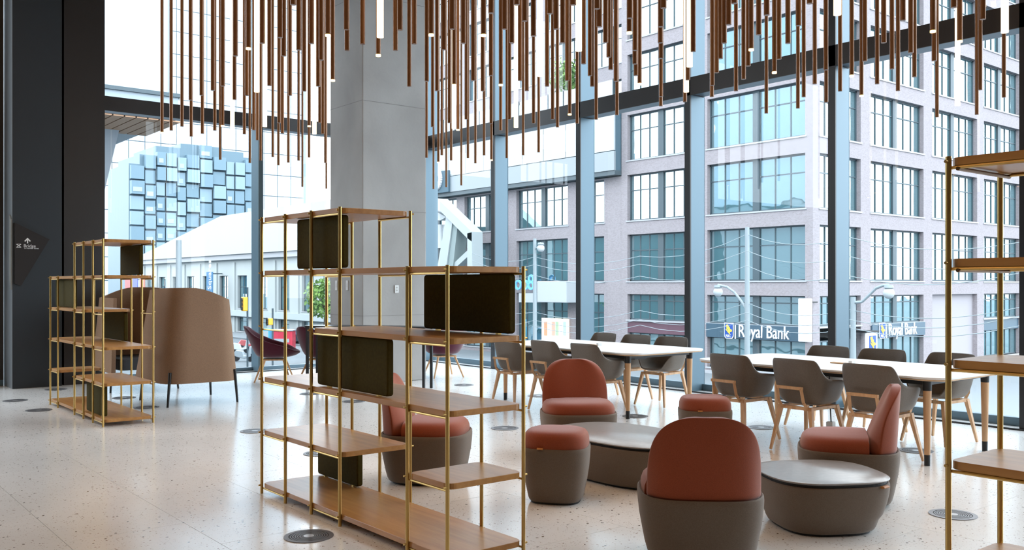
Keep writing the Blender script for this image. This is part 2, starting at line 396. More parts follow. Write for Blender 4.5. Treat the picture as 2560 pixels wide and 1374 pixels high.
# ------------------------------------------------------------------ hanging tubes
K = 3900.0; ZB = CAMH+K/F; RT = .0185
TUBES = """405 333 e;428 326;455 316;476.5 250;478 341;503.7 238;506 334;532 226;537 326;557 215;556.5 316 e;550.5 399;581 340 L;588.5 140;586.5 249;611 335;621.3 124 e;617 239;624.7 407;634.8 325;642 230 L;643.5 350;652 401;655.7 108;662 317 L;673.6 214;682 392;698 307;696 413;706 333.5;700 94;709.5 140;721 406;725 238.7;746.6 401;747 125;756 466.6;761 228;772.7 393.6;773 316.8 e;778.6 109;786 335 L;795.5 216;799.5 307;807.4 334.5;813.3 407;815.7 471.5;820 91 e;832 203 e;733 12;803 150;
866 74;867.5 126;906.5 110;950.5 93.5 L;945.8 140.6 e;988.7 126;1000 75;1023 216;1035.5 110;1067 203;1066.5 394;
1078 90 e;1081.5 317;1083.8 472;1092.5 227;1096 407 e;1110 124.7;1104.6 387.4;1115.6 467.5;1130.3 73;1123.3 307;1128 400.7;1135.5 214.7 e;1134.5 321 L;1145 326 e;1153.3 463;1158.5 108.6;1165.7 298;1170 395;1183 201.6;1188.6 408;1209 91 e;1206.5 227.5;1210.3 388;1228 33;1227.5 189;1228 309;1228.6 401.4 e;
1252 214.4 e;1251.6 326;1261.7 73;1274 298;1267 395;1279.6 107;1290 318.7 L;1292 12;1300 201.6;1312 53;1317 227;1308 387.5;1333.7 90.4;1334 308.3;1350 190.7 L;1346.7 380.5;1367.7 215.7;1375 34.6;1381.7 298;1390 73;1393.8 318;1406.5 107;1418 202;1424.3 287.4 e;1433 12.4;1446.8 127.4 L;1443 309;
1459 159.6;1475 189.3;1480.5 215.7;1493 22;1490.5 298.4;1498.5 67;1514 106.5;1522 142.9;1527 174;1539.6 203;1542.5 287.6;1575 45.5;1573.5 84.6 e;1587.5 126;1587 160;1589.7 189;1599 212 e;1659 20.4;1652 67;1651 107;1652.5 146;1652.5 241.5;1652 265;1715.6 230 L;1719.6 199.7;1712.3 254.7;
1724 167 L;1733 128.8;1821.6 62;1810.5 108;1801 146.7;1791.7 182;1781 213.5;1779.5 242;1836 8.7;1840 227.5;1859 198;1870.6 165;1878 126.6 e;1897 87;1917 38;1916 283;1936 183.4 e;1947.5 148;1970 108.5;1996.4 64;1995 270.7;2009.5 242.4;2024.6 9;2037 210;2064.7 174.7;2065.5 255.5;
2093.4 37.5 L;2100.3 227.7;2129.4 191.7 e;2153.7 241.3 e;2162 152.8;2193 210;2209.4 107;2230 172.5;2245 227;2257.4 51.3;2277 132;2286 192.6;2332 81.2 e;2335.5 152.3;2342.5 292.8;2384.7 19;2399.5 106 e;2394 264 L;2457 48.5;2450.5 225;2442 286.5;2512 81.7 L;2509.7 243.6"""  # one glowing tube at right also follows its streak mirrored in the glass
REG = [(0, 825, 'before the left-hand window'), (825, 1070, 'before the concrete column'), (1070, 1236, 'in bay right of the column'),
       (1236, 1452, 'in second bay from the column'), (1452, 1722, 'in third bay from the column'), (1722, 2085, 'in fourth bay from the column'), (2085, 2600, 'in the rightmost glass bay')]
L_TU = []
for e in TUBES.replace('\n', '').split(';'):
    q = e.split(); L_TU.append((float(q[0]), float(q[1]), q[2] if len(q) > 2 else 'p'))
ORD = lambda n: str(n)+('th' if 10 <= n % 100 <= 20 else {1:'st',2:'nd',3:'rd'}.get(n % 10, 'th'))
mt = MB().bar((0,0,0), (0,0,ZC-ZB), RT, n=14)
proto = {}
cnt = {}
for x, y, t in sorted(L_TU):
    D = K/(HY-y); p = P(x, y, D); p.z = ZB
    reg = next(r_ for r_ in REG if r_[0] <= x < r_[1]); cnt[(reg[2], t)] = cnt.get((reg[2], t), 0)+1; n = cnt[(reg[2], t)]
    nm, ad = {'p': ('bronze_tube', 'plain bronze hanging tube'), 'e': ('lit_tip_tube', 'bronze hanging tube with glowing tip'), 'L': ('glowing_tube', 'white glowing light tube')}[t]
    lab = '%s, %s from left %s' % (ad, ORD(n), reg[2])
    grp = {'p': 'plain bronze tubes hanging from ceiling', 'e': 'tubes with glowing tips', 'L': 'glowing light tubes'}[t]
    if t not in proto:
        if t == 'p': o = tag(mt.build(nm, bronze, None, smooth=True), lab, 'hanging tube', grp)
        elif t == 'e':
            o = thing(nm, lab, 'pendant light', (0,0,0), 0, grp)
            MB().bar((0,0,.013), (0,0,ZC-ZB), RT, n=14).build('tube', bronze, o, smooth=True)
            MB().bar((0,0,0), (0,0,.013), RT*1.0, n=14).build('lit_tip', tip, o, smooth=True)
        else:
            o = thing(nm, lab, 'pendant light', (0,0,0), 0, grp)
            MB().bar((0,0,0), (0,0,2.0), RT*1.28, n=16).build('light_diffuser', lum, o, smooth=True)
            MB().bar((0,0,2.0), (0,0,ZC-ZB), RT, n=14).build('tube', bronze, o, smooth=True)
        proto[t] = o; o.location = p
    else: o = dup(proto[t], p, 0, lab, grp)
    if t == 'e':
        S = bpy.data.lights.new('tip lamp', 'SPOT'); S.energy = 7; S.color = (1,.6,.3); S.spot_size = math.radians(75); S.spot_blend = .8; S.shadow_soft_size = .015
        lo = bpy.data.objects.new('tip_lamp', S); COL.objects.link(lo); lo.parent = o; lo.location = (0,0,-.005)

# ------------------------------------------------------------------ shelving units
PT, LV = .387, .38
def lz(n): return .06+LV*n
def pz(n): return lz(n)
def shelf_unit(label, uf, dirn, v0, depth, posts, boards, rods_at, who, panels):
    """uf: u of post 0, dirn: direction of growing post index, posts {index: top level}, boards [(level, i0, i1)]"""
    root = thing('open_shelving_unit', label, 'shelving', (uf, v0, 0))
    X = lambda i: dirn*PT*i
    for i, top in posts.items():
        for y in (0, depth):
            MB().bar((X(i), y, 0), (X(i), y, lz(top)+.02), .011, n=12).build('post', brass, root, smooth=True)
    for lv, i0, i1 in boards:
        a, b_ = sorted((X(i0), X(i1))); z = lz(lv)
        MB().prism(rrect(a-.004, b_+.004, .006, depth-.006, .05, 5), z-.016, z+.016).build('shelf_board', oak, root, bevel=.002, seg=1)
    pin = MB()
    for (i0, i1), lvs in rods_at.items():
        for lv in lvs:
            for y in (0, depth):
                MB().bar((X(i0), y+(.008 if y == 0 else -.008), lz(lv)-.0225), (X(i1), y+(.008 if y == 0 else -.008), lz(lv)-.0225), .0065, n=8).build('cross_rod', brass, root, smooth=True)
    for i, top in posts.items():
        for lv in range(0, top+1):
            pin.bar((X(i)-.0, -.024, lz(lv)), (X(i), .0, lz(lv)), .006, n=8); pin.bar((X(i), depth, lz(lv)), (X(i), depth+.024, lz(lv)), .006, n=8)
    o = pin.build('joint_pins', brass, root, smooth=True); o['kind'] = 'stuff'
    for nm, lv, u0, u1, v, lab in panels:
        z0 = lz(lv)+.0165; z1 = lz(lv+1)-.022
        t = thing('divider_panel', lab, 'panel', ((u0+u1)/2, v, z0), 0, 'olive padded panels standing on shelves')
        w_ = (u1-u0)/2; h = z1-z0
        MB().prism(rrect(-w_, w_, .008, h, .022, 5), -.022, .022, 'y').build('pad', olive, t, bevel=.008)
        for s_ in (-.7, .7): MB().box(w_*s_-.012, w_*s_+.012, -.012, .012, 0, .012).build('foot', brass, t)
    return root
rods = {(0,1): (0,1,2,3,4,5), (2,3): (0,1,2,3,4,5), (5,6): (0,1,2,3,4)}
brd = [(5,0,3), (4,0,6), (3,2,6), (2,0,6), (1,0,3), (1,5,6), (0,0,6)]
pst = {0:5, 1:5, 2:5, 3:5, 5:4, 6:4}
shelf_unit('large stepped oak shelving unit on brass posts in foreground centre', -6.267, 1, 2.757, .515, pst, brd, rods, 'm',
    [('a', 4, -5.81, -5.165, 2.83, 'olive panel on the upper left of large central shelving'),
     ('b', 2, -5.50, -4.62, 2.825, 'wide olive panel at middle front of large central shelving'),
     ('c', 0, -6.32+.05, -5.67, 3.22, 'dark olive panel on bottom shelf of large central shelving'),
     ('d', 3, -4.83, -3.97, 3.215, 'wide near-black panel on upper right of large central shelving')])
shelf_unit('smaller-looking stepped oak shelving unit farther back at left', -10.21, -1, 2.735, .515, pst, brd, rods, 's',
    [('a', 4, -11.2, -10.49, 3.21, 'dark panel on the top compartment of far left shelving'),
     ('b', 3, -12.5, -11.65, 2.81, 'wide olive panel at left end of far left shelving'),
     ('c', 2, -11.93, -11.05, 3.21, 'wide dark panel in middle compartment of far left shelving'),
     ('d', 0, -11.07, -10.40, 2.81, 'olive panel on bottom shelf of far left shelving')])
shelf_unit('oak shelving unit cut by the right frame edge, nearest camera', -1.660, 1, 3.455, .44, {0:5, 1:5, 2:5, 3:5}, [(5,0,3),(4,0,3),(3,0,3),(2,0,3),(1,0,3),(0,0,3)],
    {(0,1): (0,1,2,3,4,5), (2,3): (0,1,2,3,4,5)}, 'r', [])
for u in (-1.645,):   # the dark depth rods under the two upper boards of the near unit
    for lv in (5, 4):
        o = MB().bar((u+.02, 3.455, lz(lv)-.028), (u+.02, 3.455+.44, lz(lv)-.028), .008, n=8).build('depth_rod', brown_rod)
        root = [x_ for x_ in bpy.data.objects if x_.name.startswith('open_shelving_unit') and abs(x_.location.x+1.66) < .01][0]
        o.parent = root; o.matrix_parent_inverse = Matrix.Translation(root.location).inverted()

# ------------------------------------------------------------------ soft seating: terracotta on taupe drums
def drum(a, b, h, rb, n=3.2, k=44):
    """side of an upholstered drum, narrower at the floor"""
    prof = [(rb-.05, .014), (rb-.015, .022), (rb+.012, .04), (rb+.05, .085), (rb+(1-rb)*.52, .38*h), (rb+(1-rb)*.78, .58*h), (rb+(1-rb)*.94, .78*h), (1.0, .92*h), (.995, .98*h), (.975, h), (.95, h-.004), (.94, h-.014)]
    return [[(x, y, z) for x, y, z in sup(a*s_, b*s_, n, k, z)] for s_, z in prof]
def dome(a, b, z0, z1, n=3.0, k=44):
    H = z1-z0; prof = [(1.0, 0), (1.015, .25), (1.01, .5), (.975, .72), (.90, .88), (.75, .965), (.45, .995), (.12, 1.0)]
    return [[(x, y, z) for x, y, z in sup(a*s_, b*s_, n, k, z0+H*t)] for s_, t in prof]
def make_lounge(label):
    r = thing('lounge_chair', label, 'armchair', (0,0,0), 0, 'terracotta lounge chairs on taupe drums')
    MB().loft([sup(.25,.25,3.2,44,0), sup(.25,.25,3.2,44,.016)]).build('plinth', plinth, r)
    MB().loft(drum(.335,.335,.375,.84)).build('drum_base', taupe, r, smooth=True)
    # seat pad in front of the back
    S = [[(x, max(y, -.125), z) for x, y, z in l] for l in dome(.312,.312,.345,.475)]
    MB().loft(S).build('seat_cushion', redf, r, smooth=True)
    loops = []; H0, H1 = .345, .81
    for k in range(19):
        t = 1-(1-k/18)**1.5; z = H0+(H1-H0)*t
        wd = .303*max(0, 1-(t*.994)**3.9)**(1/2.9)
        th = .185*(1-t)**.85+.045; pl_ = []
        n = 15
        def outer(x):
            q = min(1, abs(x)/.318); return -.312*(1-q**3.1)**(1/3.1)-.028*t
        for i in range(n):
            x = -wd+2*wd*i/(n-1); pl_.append((x, outer(x*.97), z))
        yin = -.312-.028*t+th
        for i in range(n):
            x = wd-2*wd*i/(n-1); q = min(1.0, abs(x)/wd)
            yo = outer(x*.97); y = yin+.05*q**2*t
            y = max(y, yo+.004); e = (1-q**4)
            pl_.append((x, yo+(y-yo)*max(.06, e**.5), z))
        loops.append(pl_)
    MB().loft(loops).build('back_cushion', redf, r, smooth='all', sub=1)
    return r
lc = make_lounge('terracotta lounge chair with its back to the camera, front centre')
def face(px, D, ang):
    """location on the ground for pixel column px at depth D, and rotation so local +y points at camera-space angle ang (0 = away, 90 = image right)"""
    p = P(px, 710, D); p.z = 0; return p, TH-math.radians(ang)
p, rz = face(1747, 5.09, 4); lc.location = p; lc.rotation_euler.z = rz
p, rz = face(2119, 6.42, -72); dup(lc, p, rz, 'terracotta lounge chair seen side-on at right, facing left')
p, rz = face(1445, 8.22, 180-4); dup(lc, p, rz, 'farthest terracotta lounge chair, facing the camera before the left table')
p, rz = face(1068, 7.1, 98); dup(lc, p, rz, 'terracotta lounge chair behind the large shelving, facing right')
def make_pouf(label):
    r = thing('pouf', label, 'pouf', (0,0,0), 0, 'terracotta-topped poufs')
    MB().loft([sup(.17,.17,3.2,40,0), sup(.17,.17,3.2,40,.016)]).build('plinth', plinth, r)
    MB().loft(drum(.232,.232,.385,.80,3.4)).build('drum_base', taupe, r, smooth=True)
    MB().loft(dome(.222,.222,.365,.50,2.9)).build('seat_cushion', redf, r, smooth=True)
    MB().bar((-.095,-.228,.388), (-.055,-.231,.388), .014, n=10, flat=.45).build('pull_tab', tan, r)
    return r
pf = make_pouf('tall terracotta-topped pouf beside the large shelving'); p, rz = face(1391, 6.42, 12); pf.location = p; pf.rotation_euler.z = rz
p, rz = face(1762, 8.28, 3); dup(pf, p, rz, 'far terracotta-topped pouf half hidden behind front lounge chair')
def make_low(label, a, b, h=.335):
    r = thing('low_table', label, 'coffee table', (0,0,0), 0, 'taupe drum coffee tables')
    MB().loft([sup(a*.72,b*.72,3,44,0), sup(a*.72,b*.72,3,44,.016)]).build('plinth', plinth, r)
    MB().loft(drum(a,b,h-.028,.80,2.9)).build('drum_base', taupe, r, smooth=True)
    MB().loft([sup(a*.955,b*.955,2.9,56,h-.04), sup(a*.955,b*.955,2.9,56,h-.012)]).build('shadow_gap', plinth, r)
    MB().loft([sup(a*.975,b*.975,2.9,56,h-.012), sup(a*.998,b*.998,2.9,56,h-.006), sup(a*.998,b*.998,2.9,56,h-.002), sup(a*.992,b*.992,2.9,56,h)]).build('lid', greytop, r, smooth=True)
    return r
t2 = make_low('squarish taupe drum table with grey top, right of front chair', .372, .372); p, rz = face(2049, 5.74, -8); t2.location = p; t2.rotation_euler.z = rz
MB().bar((.215,-.352,.302), (.262,-.328,.302), .017, n=10, flat=.45).build('pull_tab', tan, t2)
t1 = make_low('long taupe drum table with grey top behind front lounge chair', .66, .44); t1.location = (-5.02, 5.19, 0)

# ------------------------------------------------------------------ work tables
def make_table(label, power):
    r = thing('work_table', label, 'table', (0,0,0), 0, 'white six-seat work tables')
    L_, W = 1.095, .525     # leg centres
    MB().prism(rrect(-1.29,1.29,-.645,.645,.17,8), .722, .740).build('tabletop', whitetop, r, bevel=.003)
    MB().prism(rrect(-1.28,1.28,-.635,.635,.16,8), .708, .722).build('top_edge', edge_oak, r, bevel=.006)
    fr = MB()
    for y in (-W, W): fr.box(-L_, L_, y-.02, y+.02, .668, .708)
    for x in (-L_, L_): fr.box(x-.02, x+.02, -W, W, .668, .708)
    fr.build('frame', black, r)
    for x in (-L_, L_):
        for y in (-W, W):
            g = MB().bar((x,y,.09), (x,y,.62), .024, .034, n=20).build('leg', legoak, r, smooth=True)
            MB().bar((x,y,.62), (x,y,.71), .0345, .038, n=20).build('socket', black, g, smooth=True)
            MB().bar((x,y,0), (x,y,.09), .0235, .0245, n=20).build('foot', black, g, smooth=True)
    MB().box(-.8, .8, -.10, .10, .62, .65).build('cable_tray', black, r)
    MB().prism(rrect(-.11,.11,-.035,.035,.008,3), .7405, .752).build('power_flap', edge_oak, r)
    MB().box(.085,.12,-.03,.03,.7405,.775).build('power_cap', wbox, r)
    return r
tb = make_table('white work table with oak legs at right, nearer camera', 1); tb.location = (-4.855, 7.985, 0)
ta = dup(tb, (-8.265, 7.985, 0), 0, 'white work table with oak legs farther away, behind lounge chairs')

def make_chair(label):
    r = thing('shell_armchair', label, 'chair', (0,0,0), 0, 'taupe shell armchairs at the work tables')
    n = 48; rows = 9; V = []; Fc = []
    def rim(t):   # t: angle from the back, degrees
        a = abs(t)
        pts = [(0,.84),(36,.835),(47,.805),(62,.715),(78,.666),(105,.646),(122,.626),(136,.56),(150,.468),(180,.452)]
        for (a0,h0),(a1,h1) in zip(pts, pts[1:]):
            if a <= a1: s_ = (a-a0)/(a1-a0); return h0+(h1-h0)*s_
        return .452
    for j in range(rows+1):
        for i in range(n):
            t = -180+360*i/n; a = math.radians(t); c, s_ = math.cos(a), math.sin(a)
            # plan of the seat (superellipse) at the base and at the rim
            e = 2/3.0
            bx, by = .205*math.copysign(abs(s_)**e, s_), -.205*math.copysign(abs(c)**e, c)
            tx = (.205+.075*min(1, max(0, (rim(t)-.45)/.2)))*math.copysign(abs(s_)**(2/4.4), s_)
            ty = -(.215+(.055 if c > 0 else .035))*math.copysign(abs(c)**(2/3.4), c)
            q = j/rows
            if j <= 3: k = .35+.65*(j/3); V.append((bx*k, by*k+.01, .435-.012*math.sin(k*PI)+.006*(j == 3)))
            else:
                q = (j-3)/(rows-3); z = .441+(rim(t)-.441)*q; w_ = q**.55
                V.append((bx+(tx-bx)*w_, by+.01+(ty-by)*w_, z))
    for j in range(rows):
        for i in range(n): Fc.append((j*n+i, j*n+(i+1)%n, (j+1)*n+(i+1)%n, (j+1)*n+i))
    Fc.append(tuple(range(n)))
    o = MB().add(V, Fc).build('seat_shell', shell, r, smooth='all')
    md = o.modifiers.new('solid', 'SOLIDIFY'); md.thickness = .014; md.offset = -1
    md = o.modifiers.new('sub', 'SUBSURF'); md.levels = 1; md.render_levels = 1
    fr = MB(); 
    for s_ in (-1, 1):
        fr.bar((s_*.155,-.215,.40), (s_*.155,.20,.40), .019, n=4, rot=PI/4)
        fr.tube([(s_*.13,-.21,.405), (s_*.13,-.262,.46), (s_*.125,-.292,.59)], .0175, 4)
    fr.bar((-.17,-.20,.40), (.17,-.20,.40), .02, n=4, rot=PI/4); fr.bar((-.17,.18,.40), (.17,.18,.40), .02, n=4, rot=PI/4)
    fr.bar((-.14,-.292,.585), (.14,-.292,.585), .018, n=4, rot=PI/4)
    fr.build('back_bracket', legoak, r)
    for sx in (-1, 1):
        for sy in (-1, 1):
            MB().bar((sx*.155, sy*.19, .41), (sx*.225, sy*.262+.01, .006), .026, .0135, n=4, rot=PI/4).build('leg', legoak, r)
    return r
ch = make_chair('x')
cc = 0
NEAR = [(-5.505, 'left'), (-4.79, 'middle'), (-4.09, 'right')]
for tab, off, tn in ((0, 0, 'nearer right-hand'), (1, -3.41, 'farther left-hand')):
    for u, nm in NEAR:
        lab = 'taupe shell armchair, %s one on camera side of the %s white table' % (nm, tn)
        loc = (u+off+random.uniform(-.01,.01), 7.325, 0); rz = random.uniform(-.04,.04)
        if cc == 0: ch.location = loc; ch.rotation_euler.z = rz; ch['label'] = lab
        else: dup(ch, loc, rz, lab)
        cc += 1
for us, tn in (((-5.55,-4.92,-4.25), 'nearer right-hand'), ((-8.98,-8.36,-7.74), 'farther left-hand')):
    for u, nm in zip(us, ('left', 'middle', 'right')):
        dup(ch, (u, 8.67, 0), PI+random.uniform(-.12,.12), 'taupe shell armchair, %s one on window side of the %s white table' % (nm, tn))

# cable dropping from the near table to a power brick on the floor
c0 = thing('power_cable', 'black cable hanging from near white table to floor plug', 'cable', (-5.0, 8.0, 0))
q = G(2128, 1062); a = Vector((-5.0, 8.0, 0))
MB().tube([Vector((0,0,.63)), Vector((.01,0,.3)), Vector((.02,0,.14)), Vector((.0,-.08,.05)), Vector((-.05,-.16,.008)), Vector((-.2,-.2,.006))], .006, 8).build('cable', black, c0)
MB().box(-.02,.05,-.03,.03,.05,.17).build('white_plug', wbox, c0, bevel=.006)
MB().box(-.05,.03,-.11,-.04,.0,.05).build('black_brick', black, c0, bevel=.006)

# ------------------------------------------------------------------ floor diffusers
dd = None
DIF = [(772,1340,'nearest round floor vent, left of large shelving'), (2382,1286,'round floor vent beside the right-hand shelving post'),
       (2290,1126,'round floor vent under near corner of right white table'), (1903,1068,'round floor vent left of the right white table chairs'),
       (1588,1040,'round floor vent in front of left white table leg'), (1262,1070,'round floor vent just left of tall pouf, mid floor'),
       (1160,962,'small far round floor vent behind large shelving right part'), (1346,989,'round floor vent beneath the left white table chairs'),
       (637,1077,'round floor vent just left of large shelving unit'), (800,1133,'round floor vent behind large shelving lower left bays'),
       (97,1025,'round floor vent at far left, nearer of two'), (38,1001,'round floor vent at far left frame edge'),
       (140,973,'round floor vent beside the dark wall behind left shelving'), (310,994,'round floor vent seen through the left shelving'),
       (366,1018,'round floor vent right of left shelving, by booth sofa'), (776,984,'far round floor vent under the black high table'), (884,1003,'second far floor vent behind large shelving centre')]
for x, y, lab in DIF:
    p = G(x, y)
    if dd is None:
        dd = thing('floor_vent', lab, 'floor vent', p, 0, 'round floor vents')
        mb = MB(); k = 40
        def ring(r0, r1, z0, z1):
            vs = []
            for r_, z in ((r0,z0),(r1,z0),(r1,z1),(r0,z1)): vs += [(r_*math.cos(2*PI*i/k), r_*math.sin(2*PI*i/k), z) for i in range(k)]
            return MB().add(vs, [(a*k+i, a*k+(i+1)%k, ((a+1)%4)*k+(i+1)%k, ((a+1)%4)*k+i) for a in range(4) for i in range(k)])
        ring(.118,.146,.0005,.0045).build('rim', dsteel, dd)
        for r_ in (.108,.094,.080,.066,.052,.040): ring(r_-.0045, r_+.0035, .0005, .004).build('louvre_ring', dsteel, dd)
        MB().bar((0,0,.0005),(0,0,.0045), .032, n=28).build('hub', dsteel2, dd)
        MB().bar((0,0,.0002),(0,0,.0010), .118, n=32).build('well', slot, dd)
    else: dup(dd, p, 0, lab)

# ------------------------------------------------------------------ booth sofas
def make_booth(label):
    """opens towards -x; back towards +x"""
    r = thing('booth_sofa', label, 'sofa', (0,0,0), 0, 'high-backed felt booth sofas')
    N_ = 41; out_, inn = [], []
    pts = []
    W, Dp, R_ = .34, .82, .14
    # plan line: (-Dp, -W) -> (0, -W) -> (0, W) -> (-Dp, W), rounded
    def plan(s_, g):   # g grows the outline
        W2, R2 = W+g, R_+g
        segs = [Dp-R_, PI/2*R_, 2*(W-R_), PI/2*R_, Dp-R_]; T = sum(segs); d = s_*T
        if d < segs[0]: return (-Dp+d, -W2)
        d -= segs[0]
        if d < segs[1]: a = -PI/2+d/R_; return (-R_+R2*math.cos(a), -W+R_+R2*math.sin(a))
        d -= segs[1]
        if d < segs[2]: return (g, -W+R_+d)
        d -= segs[2]
        if d < segs[3]: a = d/R_; return (-R_+R2*math.cos(a), W-R_+R2*math.sin(a))
        d -= segs[3]; return (-R_-d, W2)
    V, Fc = [], []; rows = 6
    for side in (0, 1):
        for j in range(rows+1):
            q = j/rows
            for i in range(N_):
                s_ = i/(N_-1); c = abs(s_-.5)*2
                top = 1.455-.15*min(1, max(0, (s_-.44)/.20))**1.6-.03*max(0, (.44-s_)/.44)**2
                z = .28+(top-.28)*q
                x, y = plan(s_, (.0 if side == 0 else .045)); fl_ = (1-q)
                V.append((x*(1+.36*fl_)+.03*fl_, y*(1+.27*fl_), z))
    B = (rows+1)*N_
    for j in range(rows):
        for i in range(N_-1):
            a = j*N_+i; Fc += [(a, a+1, a+N_+1, a+N_), (B+a, B+a+N_, B+a+N_+1, B+a+1)]
    for i in range(N_-1):
        Fc += [(i, B+i, B+i+1, i+1), (rows*N_+i, rows*N_+i+1, B+rows*N_+i+1, B+rows*N_+i)]
    for i in (0, N_-1):
        for j in range(rows): a = j*N_+i; Fc.append((a, a+N_, B+a+N_, B+a))
    MB().add(V, Fc).build('shell', felt, r, smooth=True)
    MB().prism(rrect(-.95,-.06,-.34,.34,.08,5), .30, .46).build('seat_cushion', darkseat, r, bevel=.02)
    for x, y in ((-.88,-.44),(.02,-.41),(-.88,.42),(.03,.40)):
        MB().bar((x,y,.42),(x*1.06+.01,y*1.08,0), .020, .014, n=12).build('leg', black, r, smooth=True)
    return r
bs = make_booth('brown felt booth sofa with its back to the camera'); bs.location = (-11.36, 4.22, 0)
# note: near booth's back faces +u
dup(bs, (-14.25, 4.12, 0), PI, 'far brown felt booth sofa facing the first one, mostly hidden')

# ------------------------------------------------------------------ plum lounge chairs and the black high table by the column
def make_plum(label):
    r = thing('plum_chair', label, 'chair', (0,0,0), 0, 'plum lounge chairs near the column')
    n, rows = 40, 8; V, Fc = [], []
    def rim(t):
        a = abs(t); pts = [(0,.86),(25,.84),(50,.72),(80,.62),(115,.55),(145,.47),(180,.44)]
        for (a0,h0),(a1,h1) in zip(pts, pts[1:]):
            if a <= a1: return h0+(h1-h0)*(a-a0)/(a1-a0)
        return .44
    for j in range(rows+1):
        for i in range(n):
            t = -180+360*i/n; a = math.radians(t); c, s_ = math.cos(a), math.sin(a)
            if j <= 3: k = .3+.7*j/3; V.append((.24*s_*k, -.26*c*k, .36+.02*k*k))
            else:
                q = (j-3)/(rows-3); ex = q**.6
                hgt = rim(t); back = max(0, c)
                V.append((s_*(.24+.12*ex), -c*(.26+.14*ex+.08*back*ex*q), .38+(hgt-.38)*q))
    for j in range(rows):
        for i in range(n): Fc.append((j*n+i, j*n+(i+1)%n, (j+1)*n+(i+1)%n, (j+1)*n+i))
    Fc.append(tuple(range(n)))
    o = MB().add(V, Fc).build('seat_shell', plum, r, smooth='all'); md = o.modifiers.new('s', 'SOLIDIFY'); md.thickness = .035; md.offset = -1
    md = o.modifiers.new('sub', 'SUBSURF'); md.levels = 1; md.render_levels = 1
    MB().box(-.17,.17,-.17,.17,.325,.352).build('under_frame', legoak, r, bevel=.01)
    for sx in (-1,1):
        for sy in (-1,1): MB().bar((sx*.14, sy*.15,.34),(sx*.25,sy*.27,0), .018,.012, n=12).build('leg', legoak, r, smooth=True)
    return r
pc = make_plum('plum lounge chair by the left window, facing right'); p, rz = face(686, 14.3, 82); pc.location = p; pc.rotation_euler.z = rz
p, rz = face(806, 14.35, 30); dup(pc, p, rz, 'plum lounge chair with its back turned, behind large shelving')
dup(pc, (-12.35, 8.55, 0), math.radians(75), 'plum lounge chair right of the concrete column')
a = P(781, 710, 13.6); b_ = P(1069, 710, 13.15)
hx = thing('high_table', 'narrow black high table in front of the concrete column', 'table', ((a.x+b_.x)/2, (a.y+b_.y)/2, 0), math.atan2(b_.y-a.y, b_.x-a.x))
hl = math.hypot(b_.x-a.x, b_.y-a.y)/2
MB().prism(rrect(-hl-.04,hl+.04,-.2,.2,.03,3), .865, .895).build('tabletop', black, hx)
for x in (-hl, hl):
    for y in (-.16,.16): MB().box(x-.018,x+.018,y-.018,y+.018,0,.865).build('leg', black, hx)

# ================================================================== OUTSIDE
ZG = -3.9
def PV(x, y, v): u = onv(x, v); return Vector((u, v, zat(y, u, v)))
def PU(x, y, u): v = onu(x, u); return Vector((u, v, zat(y, u, v)))
st = MB().box(-420, 300, -300, 420, ZG-.5, ZG).build('street_ground', asph); st['kind'] = 'structure'
struct(MB().box(-15.6, 4.4, -4.4, 10.5, ZG, -.35).build('wall_base', darkpanel))
sw = MB().box(-120, 20, 36, 80, ZG, ZG+.15).build('pavement', mat('pale pavement', (.14,.16,.175), .8)); sw['kind'] = 'structure'
sw = MB().box(-60, 20, 12.5, 24, ZG, ZG+.15).build('near_pavement', mat('pale pavement near', (.10,.125,.14), .8)); sw['kind'] = 'structure'
def window_unit(root, axis, plane, a0, a1, z0, z1, name='window', npan=3, thick=True, transom=.34, depth=.32, gm=None):
    """window in a wall facing -v (axis 'v') or +u (axis 'u'); a0..a1 along the wall"""
    gm = gm or fg
    wv = MB(); sgn = 1 if axis == 'v' else -1
    def bx(m, p0, p1, d0, d1, q0, q1):
        if axis == 'v': m.box(p0, p1, plane+d0, plane+d1, q0, q1)
        else: m.box(plane-d1, plane-d0, p0, p1, q0, q1)
    mid = (a0+a1)/2; t = .05
    bx(wv, a0, a0+.08, depth-.06, depth+.06, z0, z1); bx(wv, a1-.08, a1, depth-.06, depth+.06, z0, z1)
    bx(wv, a0, a1, depth-.06, depth+.06, z1-.08, z1); bx(wv, a0, a1, depth-.06, depth+.06, z0, z0+.08)
    halves = [(a0+.08, mid-.22), (mid+.22, a1-.08)] if thick else [(a0+.08, a1-.08)]
    if thick: bx(wv, mid-.22, mid+.22, depth-.12, depth+.06, z0, z1)
    panes = []
    for h0, h1 in halves:
        wd = (h1-h0)/npan
        for i in range(npan):
            if i: bx(wv, h0+i*wd-t/2, h0+i*wd+t/2, depth-.05, depth+.05, z0, z1)
            panes.append((h0+i*wd+t/2, h0+(i+1)*wd-t/2))
        if transom: zt = z1-(z1-z0)*transom; bx(wv, h0, h1, depth-.045, depth+.05, zt-.03, zt+.03)
    f = wv.build(name, dframe, root)
    for p0, p1 in panes:
        m = MB(); bx(m, p0, p1, depth, depth+.02, z0+.08, z1-.08); m.build('pane', gm, f)
    m = MB(); bx(m, a0-.1, a1+.1, -.05, depth-.06, z0-.09, z0); m.build('sill', stone, f)
    return f
